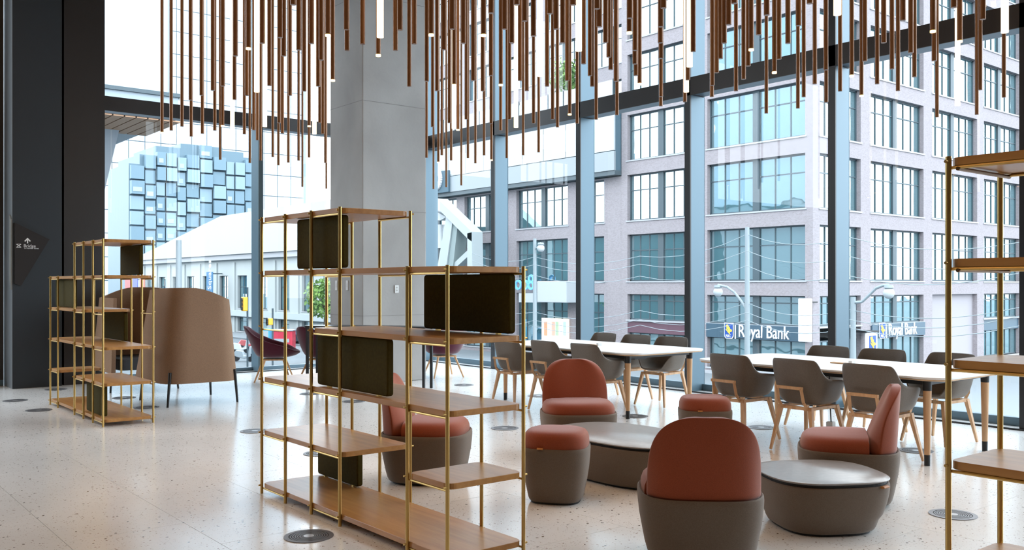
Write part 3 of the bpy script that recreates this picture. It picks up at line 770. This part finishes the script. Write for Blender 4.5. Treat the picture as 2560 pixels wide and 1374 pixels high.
def facade(root, axis, plane, ends, bays, rows, z0, z1, th=.5, wm=None):
    m = MB()
    def bx(p0, p1, q0, q1):
        if p1-p0 < .01 or q1-q0 < .01: return
        if axis == 'v': m.box(p0, p1, plane, plane+th, q0, q1)
        else: m.box(plane-th, plane, p0, p1, q0, q1)
    bays = sorted(bays); rows = sorted(rows); zz = z0
    for r0, r1 in rows:
        bx(ends[0], ends[1], zz, r0); zz = r1
        aa = ends[0]
        for b0, b1 in bays: bx(aa, b0, r0, r1); aa = b1
        bx(aa, ends[1], r0, r1)
    bx(ends[0], ends[1], zz, z1)
    return m.build('brick_wall', wm or brick, root)
# ---- brick office building with the two bank signs
bo = thing('office_building', 'lilac brick office building with grid windows across the street', 'building', (0,0,0))
ROWS = [(1.70,4.72),(5.63,8.60),(9.55,12.5),(13.47,16.42),(17.39,20.34),(21.3,24.25)]
LB = [(-35.34,-28.68),(-41.9,-36.5)]; RB = [(44.2,48.3),(49.37,55.5),(56.6,62.7),(63.7,69.3),(70.4,76.2),(77.3,83)]
GR = (-3.4, .86)
facade(bo, 'v', 43.55, (-42.43,-28.2), LB, [GR]+ROWS, ZG, 26)
facade(bo, 'u', -28.2, (44.05,84.5), RB, [GR]+ROWS, ZG, 26)
for r0, r1 in ROWS:
    for b0, b1 in LB: window_unit(bo, 'v', 43.55, b0, b1, r0, r1)
    for b0, b1 in RB[:5]: window_unit(bo, 'u', -28.2, b0, b1, r0, r1, npan=3 if b1-b0 > 5 else 2)
for b0, b1 in LB: window_unit(bo, 'v', 43.55, b0, b1, -.80, .86, 'shopfront', 3, True, .25); window_unit(bo, 'v', 43.55, b0, b1, -3.4, -1.6, 'shopfront', 3, True, 0)
for b0, b1 in RB[:2]+RB[3:5]: window_unit(bo, 'u', -28.2, b0, b1, -.80, .86, 'shopfront', 3, True, .25); window_unit(bo, 'u', -28.2, b0, b1, -3.4, -1.6, 'shopfront', 3, True, 0)
MB().box(-42.4,-28.2,43.2,43.5,ZG,ZG+.3).build('plinth', stone, bo)
MB().box(-28.75,-28.5,56.6,62.7,-3.9,.86).build('recess_wall', mat('grey recess wall', (.30,.28,.30), .8), bo)
MB().box(-42.4,-28.6,48,84,ZG,25.9).build('core', mat('dark interior', (.02,.03,.035), .9), bo)
MB().box(-42.43,-28.1,43.45,84.6,26,26.5).build('parapet', stone, bo)
# sign bands
MB().box(-41.9,-36.5,43.6,43.8,-1.62,-.82).build('fascia_band', mat('maroon band', (.10,.05,.07), .5), bo)
for q0, q1 in RB[3:5]: MB().box(-28.45,-28.3,q0,q1,-1.62,-.82).build('fascia_band', band, bo)
def shield(root, M, s=1.0):
    pts = [(-.42,.62),(.42,.62),(.42,-.38),(.30,-.56),(-.30,-.56),(-.42,-.38)]
    def pl(name, poly, m, z0, z1, k=1):
        mb = MB().prism([(x*k*s, y*k*s) for x, y in poly], z0, z1); mb.xf(M); return mb.build(name, m, root)
    pl('shield_border', pts, signwhite, 0, .03); pl('shield_field', pts, rblue, .03, .045, .88)
    pl('lion', [(-.26,.46),(-.05,.50),(.0,.34),(.10,.30),(.12,.16),(.30,.10),(.30,-.02),(.14,-.04),(.10,-.16),(.0,-.02),(-.10,.12),(-.22,.22),(-.14,.30),(-.26,.32)], gold, .045, .06, 1)
    pl('lion_tail', [(-.28,.12),(-.20,.14),(.14,-.18),(.10,-.24)], gold, .045, .06, 1)
    text('shield_letters', 'RBC', .26*s, signwhite, M @ Matrix.Translation((-.27*s,-.44*s,.05)), root, .01)
for (ax, b) in (('v', LB[0]), ('u', RB[1])):
    if ax == 'v':
        MB().box(b[0], b[1]+.15, 43.45, 43.75, -1.62, -.82).build('sign_band', band, bo)
        shield(bo, MV(onv(1822, 43.4), 43.43, -1.22), .78)
        x0 = onv(1845, 43.4); text('sign_lettering', 'Royal Bank', 1.02, signwhite, MV(x0, 43.42, -1.52), bo, .03, sx=.74)
        MB().box(x0-.22, x0-.17, 43.38, 43.44, -1.65, -.85).build('divider', signwhite, bo)
    else:
        MB().box(-28.4, -28.1, b[0], b[1], -1.62, -.82).build('sign_band', band, bo)
        shield(bo, MU(-28.08, onu(2204, -28.1), -1.22), .78)
        y0 = onu(2220, -28.1); text('sign_lettering', 'Royal Bank', 1.02, signwhite, MU(-28.07, y0, -1.52), bo, .03, sx=.72)
        MB().box(-28.1,-28.04, y0-.26, y0-.21, -1.65, -.85).build('divider', signwhite, bo)
p = PU(2178, 860, -27.5)
hs = thing('hanging_sign', 'small hanging blue bank shield sign on right brick face', 'sign', (p.x, p.y, p.z))
MB().box(-.04,.04,-.58,.58,-.72,.66).build('board', signwhite, hs); MB().box(-.68,.1,-.66,.70,.66,.76).build('bracket', black, hs)
shield(hs, MU(.045, 0, -.03), .95)
p = PV(2013, 800, 42.6)
bn = thing('lamp_box_sign', 'tall white projecting sign on corner of the brick building', 'sign', (p.x, p.y, p.z))
MB().box(-.38,.38,-.1,.1,-1.15,1.15).build('board', signwhite, bn, bevel=.05); MB().box(-.04,.04,.1,1.1,.9,.98).build('bracket', black, bn)
# ---- lower wing with white cladding box and roof terrace
wg = thing('white_clad_wing', 'brick wing with white panelled box and roof terrace', 'building', (0,0,0))
WB = [(-46.5,-44.1),(-53.4,-47.7),(-60.0,-54.5),(-67,-61.1)]
facade(wg, 'v', 43.6, (-70.8,-42.45), WB, [GR, ROWS[0], (5.63,8.5)], ZG, 8.6)
for b0, b1 in WB:
    for r0, r1 in (ROWS[0], (5.63,8.5)): window_unit(wg, 'v', 43.6, b0, b1, r0, r1, npan=3 if b1-b0 > 4 else 2, thick=b1-b0 > 4)
    window_unit(wg, 'v', 43.6, b0, b1, -3.4, .86, 'shopfront', 3, b1-b0 > 4, .3)
MB().box(-70.8,-42.5,47,60,ZG,8.6).build('core', mat('dark interior wing', (.02,.03,.035), .9), wg)
UE = -42.46
MB().box(-70.8, UE, 42.95, 50, 8.65, 8.95).build('soffit_slab', dframe, wg)
MB().box(-70.8, UE-.05, 43.05, 50, 8.95, 13.8).build('box_core', bluepan, wg)
u = UE; pw = 2.35
while u-pw > -70.8:
    MB().box(u-pw+.03, u-.03, 42.9, 43.04, 10.25, 12.95).build('cladding_panel', whitepanel, wg)
    MB().box(u-pw+.03, u-.03, 42.9, 43.04, 13.0, 13.85).build('cladding_panel', whitepanel, wg)
    u -= pw
MB().box(u, UE, 42.88, 43.04, 8.95, 10.2).build('fascia', mat('blue grey fascia', (.25,.28,.30), .5), wg)
u = UE-.2
while u > -70:
    MB().box(u-.05, u, 43.0, 43.06, 13.8, 14.95).build('rail_post', dframe, wg)
    MB().box(u-1.55, u-.08, 43.02, 43.04, 13.9, 14.9).build('rail_glass', whitepanel, wg); u -= 1.62
# blue sign with a white ring letter at the far end of the box
a = PV(1078, 485, 42.75); b_ = PV(1122, 425, 42.75)
MB().box(a.x, b_.x, 42.7, 42.88, a.z, b_.z).build('blue_sign_panel', bluepan, wg)
c = PV(1092, 448, 42.7); mb = MB()
for i in range(28):
    t0, t1 = 2*PI*i/28, 2*PI*(i+1)/28; mb.bar((c.x+.62*math.cos(t0), 42.66, c.z+.72*math.sin(t0)), (c.x+.62*math.cos(t1), 42.66, c.z+.72*math.sin(t1)), .22, n=6)
mb.build('ring_letter', signwhite, wg)
# blue outlined figures over the shop canopy
for px, s_ in ((1297, 'o'), (1314, 'o'), (1330, '8')):
    c = PV(px, 724, 42.9); text('neon_figure', s_, 1.6, mat('neon blue', (.15,.45,.9), .4, emit=(.2,.5,1), es=.15), MV(c.x-.5, c.y, c.z), wg, .06)
a = PV(1345, 755, 42.0); b_ = PV(1418, 702, 42.0)
MB().box(a.x, b_.x, 41.9, 43.5, a.z, b_.z).build('shop_canopy', whitepanel, wg, bevel=.05)
a = PV(1297, 755, 42.2); b_ = PV(1336, 733, 42.2); MB().box(a.x, b_.x, 42.2, 43.5, a.z, b_.z).build('shop_canopy', whitepanel, wg)
a = PV(1354, 850, 43.3); b_ = PV(1418, 797, 43.3)
MB().box(a.x, b_.x, 43.3, 43.5, a.z, b_.z).build('lit_shop_interior', mat('lit shop', (.8,.7,.6), .7, emit=(1,.85,.7), es=.7), wg)
for i in range(6):
    x = 1360+i*9.5; a = PV(x, 838, 43.2); b_ = PV(x+6, 804, 43.2)
    MB().box(a.x, b_.x, 43.2, 43.28, a.z, b_.z).build('shop_poster', mat('poster %d' % i, ((.8,.35,.2),(.85,.8,.7),(.75,.45,.35),(.45,.6,.4),(.85,.85,.8),(.5,.7,.6))[i], .6), wg)
# setback storeys behind the terrace
sb = thing('setback_storeys', 'upper storeys set back behind the roof terrace', 'building', (0,0,0))
SBB = [(-48.6,-44.4),(-54.2,-49.8),(-59.8,-55.4),(-65.4,-61),(-71,-66.6),(-76.6,-72.2)]
facade(sb, 'v', 52, (-80,-43.2), SBB, [(14.6,17.6),(18.9,21.9),(23.2,26.2),(27.5,30.5)], 13.8, 34, wm=brick)
for b0, b1 in SBB:
    for r0, r1 in [(14.6,17.6),(18.9,21.9),(23.2,26.2),(27.5,30.5)]: window_unit(sb, 'v', 52, b0, b1, r0, r1, npan=2)
MB().box(-80,-43.3,55,60,13.8,33.9).build('core', mat('dark interior setback', (.03,.045,.05), .9), sb)
def tree(label, c, h, R_, n=900, seed=1, name='leafy_tree'):
    rnd = random.Random(seed); t = thing(name, label, 'tree', c); m = MB()
    for _ in range(n):
        a, b2 = rnd.uniform(0, 2*PI), math.acos(rnd.uniform(-1, 1)); rr = R_*rnd.uniform(.35, 1)**.6*(1+.25*math.sin(3*a)*math.sin(2*b2))
        q = Vector((rr*math.sin(b2)*math.cos(a), rr*math.sin(b2)*math.sin(a), h-R_*.7+rr*math.cos(b2)*.95)); s_ = R_*.13*rnd.uniform(.6, 1.2)
        e1 = Vector((rnd.uniform(-1,1), rnd.uniform(-1,1), rnd.uniform(-1,1))).normalized(); e2 = e1.orthogonal().normalized()
        m.add([q-e1*s_, q-e2*s_*.6, q+e1*s_, q+e2*s_*.6], [(0,1,2,3)])
    o = m.build('foliage', leafm, t); o['kind'] = 'stuff'
    tr_ = MB().bar((0,0,0), (0,0,h-R_*.8), R_*.07, R_*.05, n=8)
    for k in range(5): a = k*1.26; tr_.bar((0,0,h-R_*1.3), (R_*.5*math.cos(a), R_*.5*math.sin(a), h-R_*.4), R_*.03, R_*.015, n=6)
    tr_.build('trunk', barkm, t)
p = PV(1420, 262, 45); tree('small green tree in the roof terrace of the white wing', (p.x, p.y, 13.8), 3.6, 1.25, 700, 3)
# ---- white steel stair frame at the left end of the wing
wf = thing('steel_stair_frame', 'white angular steel frame beside the blue glass wing', 'frame', (0,0,0))
def Q(x, y, v): q = PV(1060+x/4.905, 420+y/4.905, v); return (q.x, q.z)
def pr(pts, v0, v1, m, nm): MB().prism([Q(x, y, v0) for x, y in pts], v0, v1, 'y').build(nm, m, wf)
pr([(60,365),(160,370),(585,780),(585,900),(520,850),(130,455),(60,450)], 40, 41, whitesteel, 'diagonal_beam')
pr([(530,800),(585,785),(605,1900),(530,1900)], 40, 41, whitesteel, 'post')
pr([(270,590),(350,640),(205,1700),(80,1700)], 40.2, 41.2, whitesteel, 'raking_leg')
pr([(345,670),(412,700),(300,1700),(205,1700)], 40.3, 41.3, mat('shaded steel grey', (.22,.27,.27), .6), 'raking_leg')  # grey side of that leg, its shade put into the colour
pr([(530,1010),(530,1090),(300,1300),(220,1300)], 40.4, 41.0, whitesteel, 'lower_brace')
pr([(60,480),(270,600),(200,640),(60,640)], 40.6, 41.4, whitepanel, 'landing')
for k in range(9): x = 60+k*55; pr([(x,690),(x+48,690),(x+48,980),(x,980)], 41.6, 41.8, whitepanel, 'slat_panel')
# ---- street lamps and overhead wires (along the kerb v = 30)
polem = mat('galvanised pole', (.23,.27,.29), .6)
def pole(px, top, label, v=30, r_=.105, arm=None):
    u = onv(px, v); zt = zat(top, u, v); t = thing('street_pole', label, 'street lamp', (u, v, ZG))
    MB().bar((0,0,0), (0,0,zt-ZG), r_*1.15, r_*.8, n=12).build('pole', polem, t, smooth=True)
    if arm:
        pts = []
        for x, y in arm: q = PV(x, y, v); pts.append(Vector((q.x-u, 0, q.z-ZG)))
        MB().tube(pts, .05, 8).build('arm', polem, t, smooth=True)
        e = pts[-1]; MB().loft([sup(.14,.14,2,16,e.z), sup(.17,.17,2,16,e.z-.1), sup(.05,.05,2,16,e.z-.16)]).xf(Matrix.Translation((e.x,0,0))).build('lamp_head', polem, t, smooth=True)
        MB().loft([[(e.x+.19*math.sin(a)*math.cos(b), .19*math.sin(a)*math.sin(b), e.z-.28+.2*math.cos(a)) for b in [2*PI*i/16 for i in range(16)]] for a in [.15+k*(PI-.3)/8 for k in range(9)]]).build('globe', whitepanel, t, smooth=True)
    return t
pole(1868, 568, 'pale street pole with curved lamp arm before the bank sign', arm=[(1866,772),(1850,748),(1836,730),(1818,717),(1795,712)])
pole(2133, 742, 'street pole with lamp arm right of the dark fin', arm=[(2133,756),(2155,754),(2172,738),(2190,720),(2208,713),(2222,712)])
pole(1337, 596, 'grey street pole before the lit shopfront', arm=[(1337,622),(1348,616),(1352,606)])
pole(447, 600, 'wooden-grey utility pole outside the left window', v=15.5, r_=.16)
WIRES = [[(1180,632),(1337,642),(1600,640),(1868,585),(2120,592),(2560,604)], [(1180,650),(1337,661),(1600,660),(1868,627),(2120,640),(2560,652)],
         [(1180,668),(1337,688),(1600,690),(1868,664),(2120,689),(2560,680)], [(1180,745),(1337,780),(1600,776),(1868,757),(2120,773),(2560,766)],
         [(1180,790),(1337,800),(1600,798),(1868,781),(2120,798),(2560,788)], [(1337,815),(1600,812),(1868,800),(2120,818),(2560,812)]]
for k, wr in enumerate(WIRES):
    q = [PV(x, y, 30-.35*(k % 3)) for x, y in wr]; o = q[0].copy(); pts = []
    for a, b_ in zip(q, q[1:]):
        for i in range(5): t = i/5; pts.append(a.lerp(b_, t)-o+Vector((0,0,-.35*4*t*(1-t))))
    pts.append(q[-1]-o)
    t = thing('overhead_wire', 'pale overhead street wire, %s from top across the brick building' % ORD(k+1), 'wire', o, 0, 'overhead street wires')
    MB().tube(pts, .013, 5).build('strand', polem, t)
# ---- left-hand window: neighbouring canopy, towers, hip-roofed hall
cn = thing('slatted_canopy', 'neighbouring canopy with slatted timber soffit, upper left window', 'canopy', (0,0,0))
zb = 8.15
MB().box(-60,-38.0, 2, 13.1, zb+.12, zb+1.0).build('fascia', mat('canopy fascia', (.26,.31,.35), .5), cn)
MB().box(-60,-37.9, 2, 13.2, zb+1.0, zb+1.15).build('cap', dframe, cn)
MB().box(-42.5,-38.0, 2, 13.0, zb+.06, zb+.11).build('soffit_backing', mat('canopy gap', (.05,.04,.035), .8), cn)
wsl = mat('soffit timber', (.36,.21,.125), .6); v = 2.0; y = 0
while v < 12.9:
    MB().box(-42.5,-38.05, v+.03, v+.42, zb, zb+.06).build('slat', wsl, cn); v += .45
MB().prism([(-60,ZG),(-44,ZG),(-44,5.5),(-41.6,zb),(-60,zb)], 2, 11.8, 'y').build('wall', mat('pale wall', (.34,.36,.39), .6), cn)
MB().box(-150,-44.6,-80,11.7,ZG,8.0).build('added_dark_block', mat('podium glass', (.05,.085,.10), .5), cn)  # unseen block added so the office's lower windows mirror something dark
MB().box(-60,-38.6, -8, 13.0, zb+1.2, 34).build('glazed_front', mat('pale glazing', (.38,.46,.54), .4), cn)
for v in (9.9, 13.0): MB().box(-38.62,-38.5, v-.06, v+.02, zb+1.2, 34).build('seam', dframe, cn)
tw = thing('panelled_tower', 'tall pale panelled glass tower filling the left window', 'tower', (0,0,0))
MB().box(-300,-262.6, 42, 130, ZG, 165).build('body', mat('tower joints', (.19,.26,.31), .5), tw)
mb = MB(); rnd = random.Random(5); z = ZG
while z < 160:
    v = 42.0
    while v < 126: mb.box(-262.6,-262.0, v+.09, v+4.25, z+.1, z+6.3); v += 4.35
    z += 6.4
o = mb.build('cladding_panels', mat('pale tower glass', (.38,.46,.52), .4), tw); o['kind'] = 'stuff'
bb = thing('blue_block_building', 'distant blue glass building with stepped outline behind hall', 'building', (0,0,0))
rnd = random.Random(11)
steps = [(325,352,408),(352,392,386),(392,455,366),(455,515,360),(515,560,366),(560,612,378),(612,645,394)]
bp = mat('blue tower panel light', (.19,.27,.325), .6); bp2 = mat('blue tower panel', (.125,.20,.25), .6)
BU = -150.0
for x0, x1, yt in steps:
    a = PU(x0, yt, BU); b_ = PU(x1, yt, BU)
    MB().box(BU-12, BU-.6, a.y, b_.y, ZG, (a.z+b_.z)/2).build('block', mat('blue block joints', (.09,.15,.19), .5), bb)
lm, dm_, wm_ = MB(), MB(), MB(); vv = PU(325, 400, BU).y; ve = PU(645, 400, BU).y
while vv < ve-1:
    wd = rnd.choice((1.5, 2.2, 1.8)); zt = next((PU(s_[0], s_[2], BU).z for s_ in steps if PU(s_[1], 400, BU).y >= vv+wd/2), 20)-.5
    z = 3.0+rnd.choice((0, .6))
    while z < zt-1.5:
        h = 2.4; off = rnd.choice((0, .25, .5)); m_ = rnd.choice((lm, dm_, dm_)); m_.box(BU-.6, BU+off, vv+.1, vv+wd-.1, z+.1, z+h-.2)
        if rnd.random() < .3: wm_.box(BU+off, BU+off+.05, vv+.3, vv+wd-.5, z+.5, z+h*.5)
        z += h
    vv += wd
for m_, mm_, nm in ((lm, bp, 'glass_modules'), (dm_, bp2, 'glass_modules'), (wm_, mat('bright pane', (.27,.35,.40), .4), 'bright_panes')):
    o = m_.build(nm, mm_, bb); o['kind'] = 'stuff'
hh = thing('hip_roofed_hall', 'low white hall with hipped roof seen through left window', 'building', (0,0,0))
hw = mat('white render', (.36,.39,.39), .8); hr = mat('pale roof', (.17,.19,.20), .7)
hv = 40.0
HW = [-128.5+5.2*i for i in range(11)]
facade(hh, 'v', hv, (-133,-72), [(x_, x_+2.5) for x_ in HW], [(-3.6,-2.05),(-1.1,2.45)], ZG, 4.6, wm=hw)
for x_ in HW:
    window_unit(hh, 'v', hv, x_, x_+2.5, -1.1, 2.45, npan=2, thick=False, transom=.35); window_unit(hh, 'v', hv, x_, x_+2.5, -3.6, -2.05, 'shop_window', npan=1, thick=False, transom=.3)
    MB().box(x_-.9, x_-.5, hv-.15, hv, ZG, 3.9).build('pilaster', hw, hh)
MB().box(-133,-72, hv+2, 54, ZG, 4.5).build('core', mat('hall inside', (.05,.07,.07), .9), hh)
MB().box(-133.5,-71.5, hv-.5, hv+.1, 4.2, 4.75).build('cornice', stone, hh)
MB().box(-133,-72, hv-.45, hv, -1.95, -1.35).build('shop_fascia', mat('grey fascia', (.35,.40,.42), .6), hh)
MB().add([(-133.8,hv-.7,4.75),(-71.2,hv-.7,4.75),(-71.2,56,4.75),(-133.8,56,4.75),(-120,47,10.6),(-84,47,10.6)],
         [(0,1,5,4),(1,2,5),(2,3,4,5),(3,0,4),(0,3,2,1)]).build('hipped_roof', hr, hh)
for x0, x1, y0, y1, mm_, nm, lab in ((517,532,735,679,mat('deep blue banner',(.03,.14,.28),.6),'vertical_banner','vertical deep blue banner sign on the white hall'),
        (313,326,722,697,mat('red banner',(.6,.12,.12),.6),'flag_banner','red banner left of the blue one, behind left shelving'),
        (332,344,722,696,mat('navy banner',(.12,.14,.45),.6),'flag_banner','navy banner between red ones, behind left shelving'),
        (350,362,722,697,mat('red banner two',(.62,.2,.15),.6),'flag_banner','red banner right of the navy one, behind left shelving')):
    a = PV(x0, y0, 38.2); b_ = PV(x1, y1, 38.2); t = thing(nm, lab, 'banner', (a.x, 38.2, a.z))
    MB().box(0, b_.x-a.x, -.04, .04, 0, b_.z-a.z).build('cloth', mm_, t); MB().box(0, .1, .04, 1.75, (b_.z-a.z)*.9, (b_.z-a.z)*.95).build('bracket', dframe, t)
    if nm == 'vertical_banner': text('lettering', 'Squares', 1.4, signwhite, Matrix.Translation((.55,-.05,.5)) @ Matrix.Rotation(PI/2,4,'X') @ Matrix.Rotation(PI/2,4,'Z') @ Matrix.Translation((0,-.85,0)), t, .01, sx=.75)
# traffic signal
def sig(px, y0, y1, v, lab):
    a = PV(px, y1, v); b_ = PV(px, y0, v); t = thing('traffic_signal', lab, 'traffic light', (a.x, v, a.z)); h = b_.z-a.z
    MB().box(-.2,.2,-.15,.15,0,h).build('housing', mat('signal yellow', (.85,.42,.03), .5), t, bevel=.05)
    for k in range(3): MB().bar((0,-.2,h*(.2+.3*k)), (0,-.14,h*(.2+.3*k)), .12, n=12).build('lens', black, t)
    MB().bar((0,.2,ZG-a.z),(0,.2,h+.6), .06, n=8).build('mast', dframe, t)
sig(611, 742, 777, 23, 'yellow traffic signal left of the window fin'); sig(674, 795, 812, 24, 'small yellow signal right of the window fin')
# vehicles
def car(label, u, v, rz, body, glassm=None):
    t = thing('parked_car', label, 'car', (u, v, ZG), rz)
    prof = [(-2.2,.35),(-2.2,.8),(-1.7,.95),(-1.1,1.42),(.5,1.45),(1.2,.98),(2.1,.85),(2.25,.5),(2.2,.35)]
    MB().prism(prof, -.85, .85, 'y').build('body', body, t, bevel=.08)
    MB().prism([(-1.45,.98),(-1.02,1.36),(.45,1.38),(1.0,.98)], -.87, .87, 'y').build('side_window', fg2, t)
    for x in (-1.35,1.35):
        for y in (-.86,.72): MB().bar((x,y,.33),(x,y+.16,.33), .33, n=16).build('wheel', black, t)
p = G(757, 862, ZG); car('black parked car beyond the red kiosk', p.x, p.y, .5, mat('black paint', (.015,.02,.03), .2))
p = G(1040, 880, ZG); car('blue car on the street right of the column', -62, 33, 0, mat('blue paint', (.15,.32,.5), .3))
p = G(709, 876, ZG)
kk = thing('red_kiosk', 'red street kiosk seen behind the plum chair', 'kiosk', p, TH)
MB().box(-.85,.85,-.6,.6,.1,1.62).build('body', mat('kiosk red', (.62,.04,.07), .5), kk, bevel=.05); MB().box(-.9,.9,-.65,.65,1.62,1.72).build('roof', whitepanel, kk)
MB().box(-.6,.6,-.62,-.6,.7,1.0).build('white_graphic', whitepanel, kk); MB().box(-.15,.1,-.63,-.6,.35,.55).build('yellow_plate', gold, kk)
for x in (-.6,.6): MB().bar((x,-.62,.12),(x,-.5,.12),.12,n=12).build('wheel', black, kk)
p = G(661, 880, ZG); t = thing('blue_street_box', 'light blue street box left of the red kiosk', 'box', p, TH)
MB().box(-.5,.5,-.4,.4,0,1.9).build('body', mat('cyan', (.05,.4,.65), .5), t, bevel=.04); MB().box(-.42,.42,-.42,-.4,1.2,1.7).build('front_panel', whitepanel, t)
for k, (x, y, lab) in enumerate(((608, 903, 'parked scooter nearest the booth sofa outside left window'), (600, 882, 'parked scooter farther outside left window'), (618, 872, 'parked scooter beside kiosk outside left window'))):
    p = G(x, y, ZG); t = thing('parked_scooter', lab, 'scooter', p, TH+.3*k-.2)
    for xx in (-.55,.55): MB().bar((xx,-.06,.28),(xx,.06,.28),.28,n=16).build('wheel', black, t)
    MB().prism([(-.75,.45),(-.5,.8),(0,.72),(.1,.4),(.4,.45),(.5,1.05),(.62,1.05),(.6,.35),(.1,.2),(-.4,.3)], -.14, .14, 'y').build('body', (mat('scooter grey', (.35,.4,.43), .4), mat('scooter white', (.6,.63,.65), .4), mat('scooter red', (.5,.1,.1), .4))[k], t, bevel=.04)
    MB().bar((.5,-.33,1.05),(.5,.33,1.05),.02,n=8).build('handlebar', black, t)
p = PV(812, 800, 30); tree('green street tree left of the column, outside', (p.x, p.y, ZG), 5.4, 1.35, 900, 9, 'street_tree')
p = PV(270, 700, 20); tree('dark green tree behind the left shelving, outside', (p.x, p.y, ZG), 4.2, .8, 500, 12, 'street_tree')
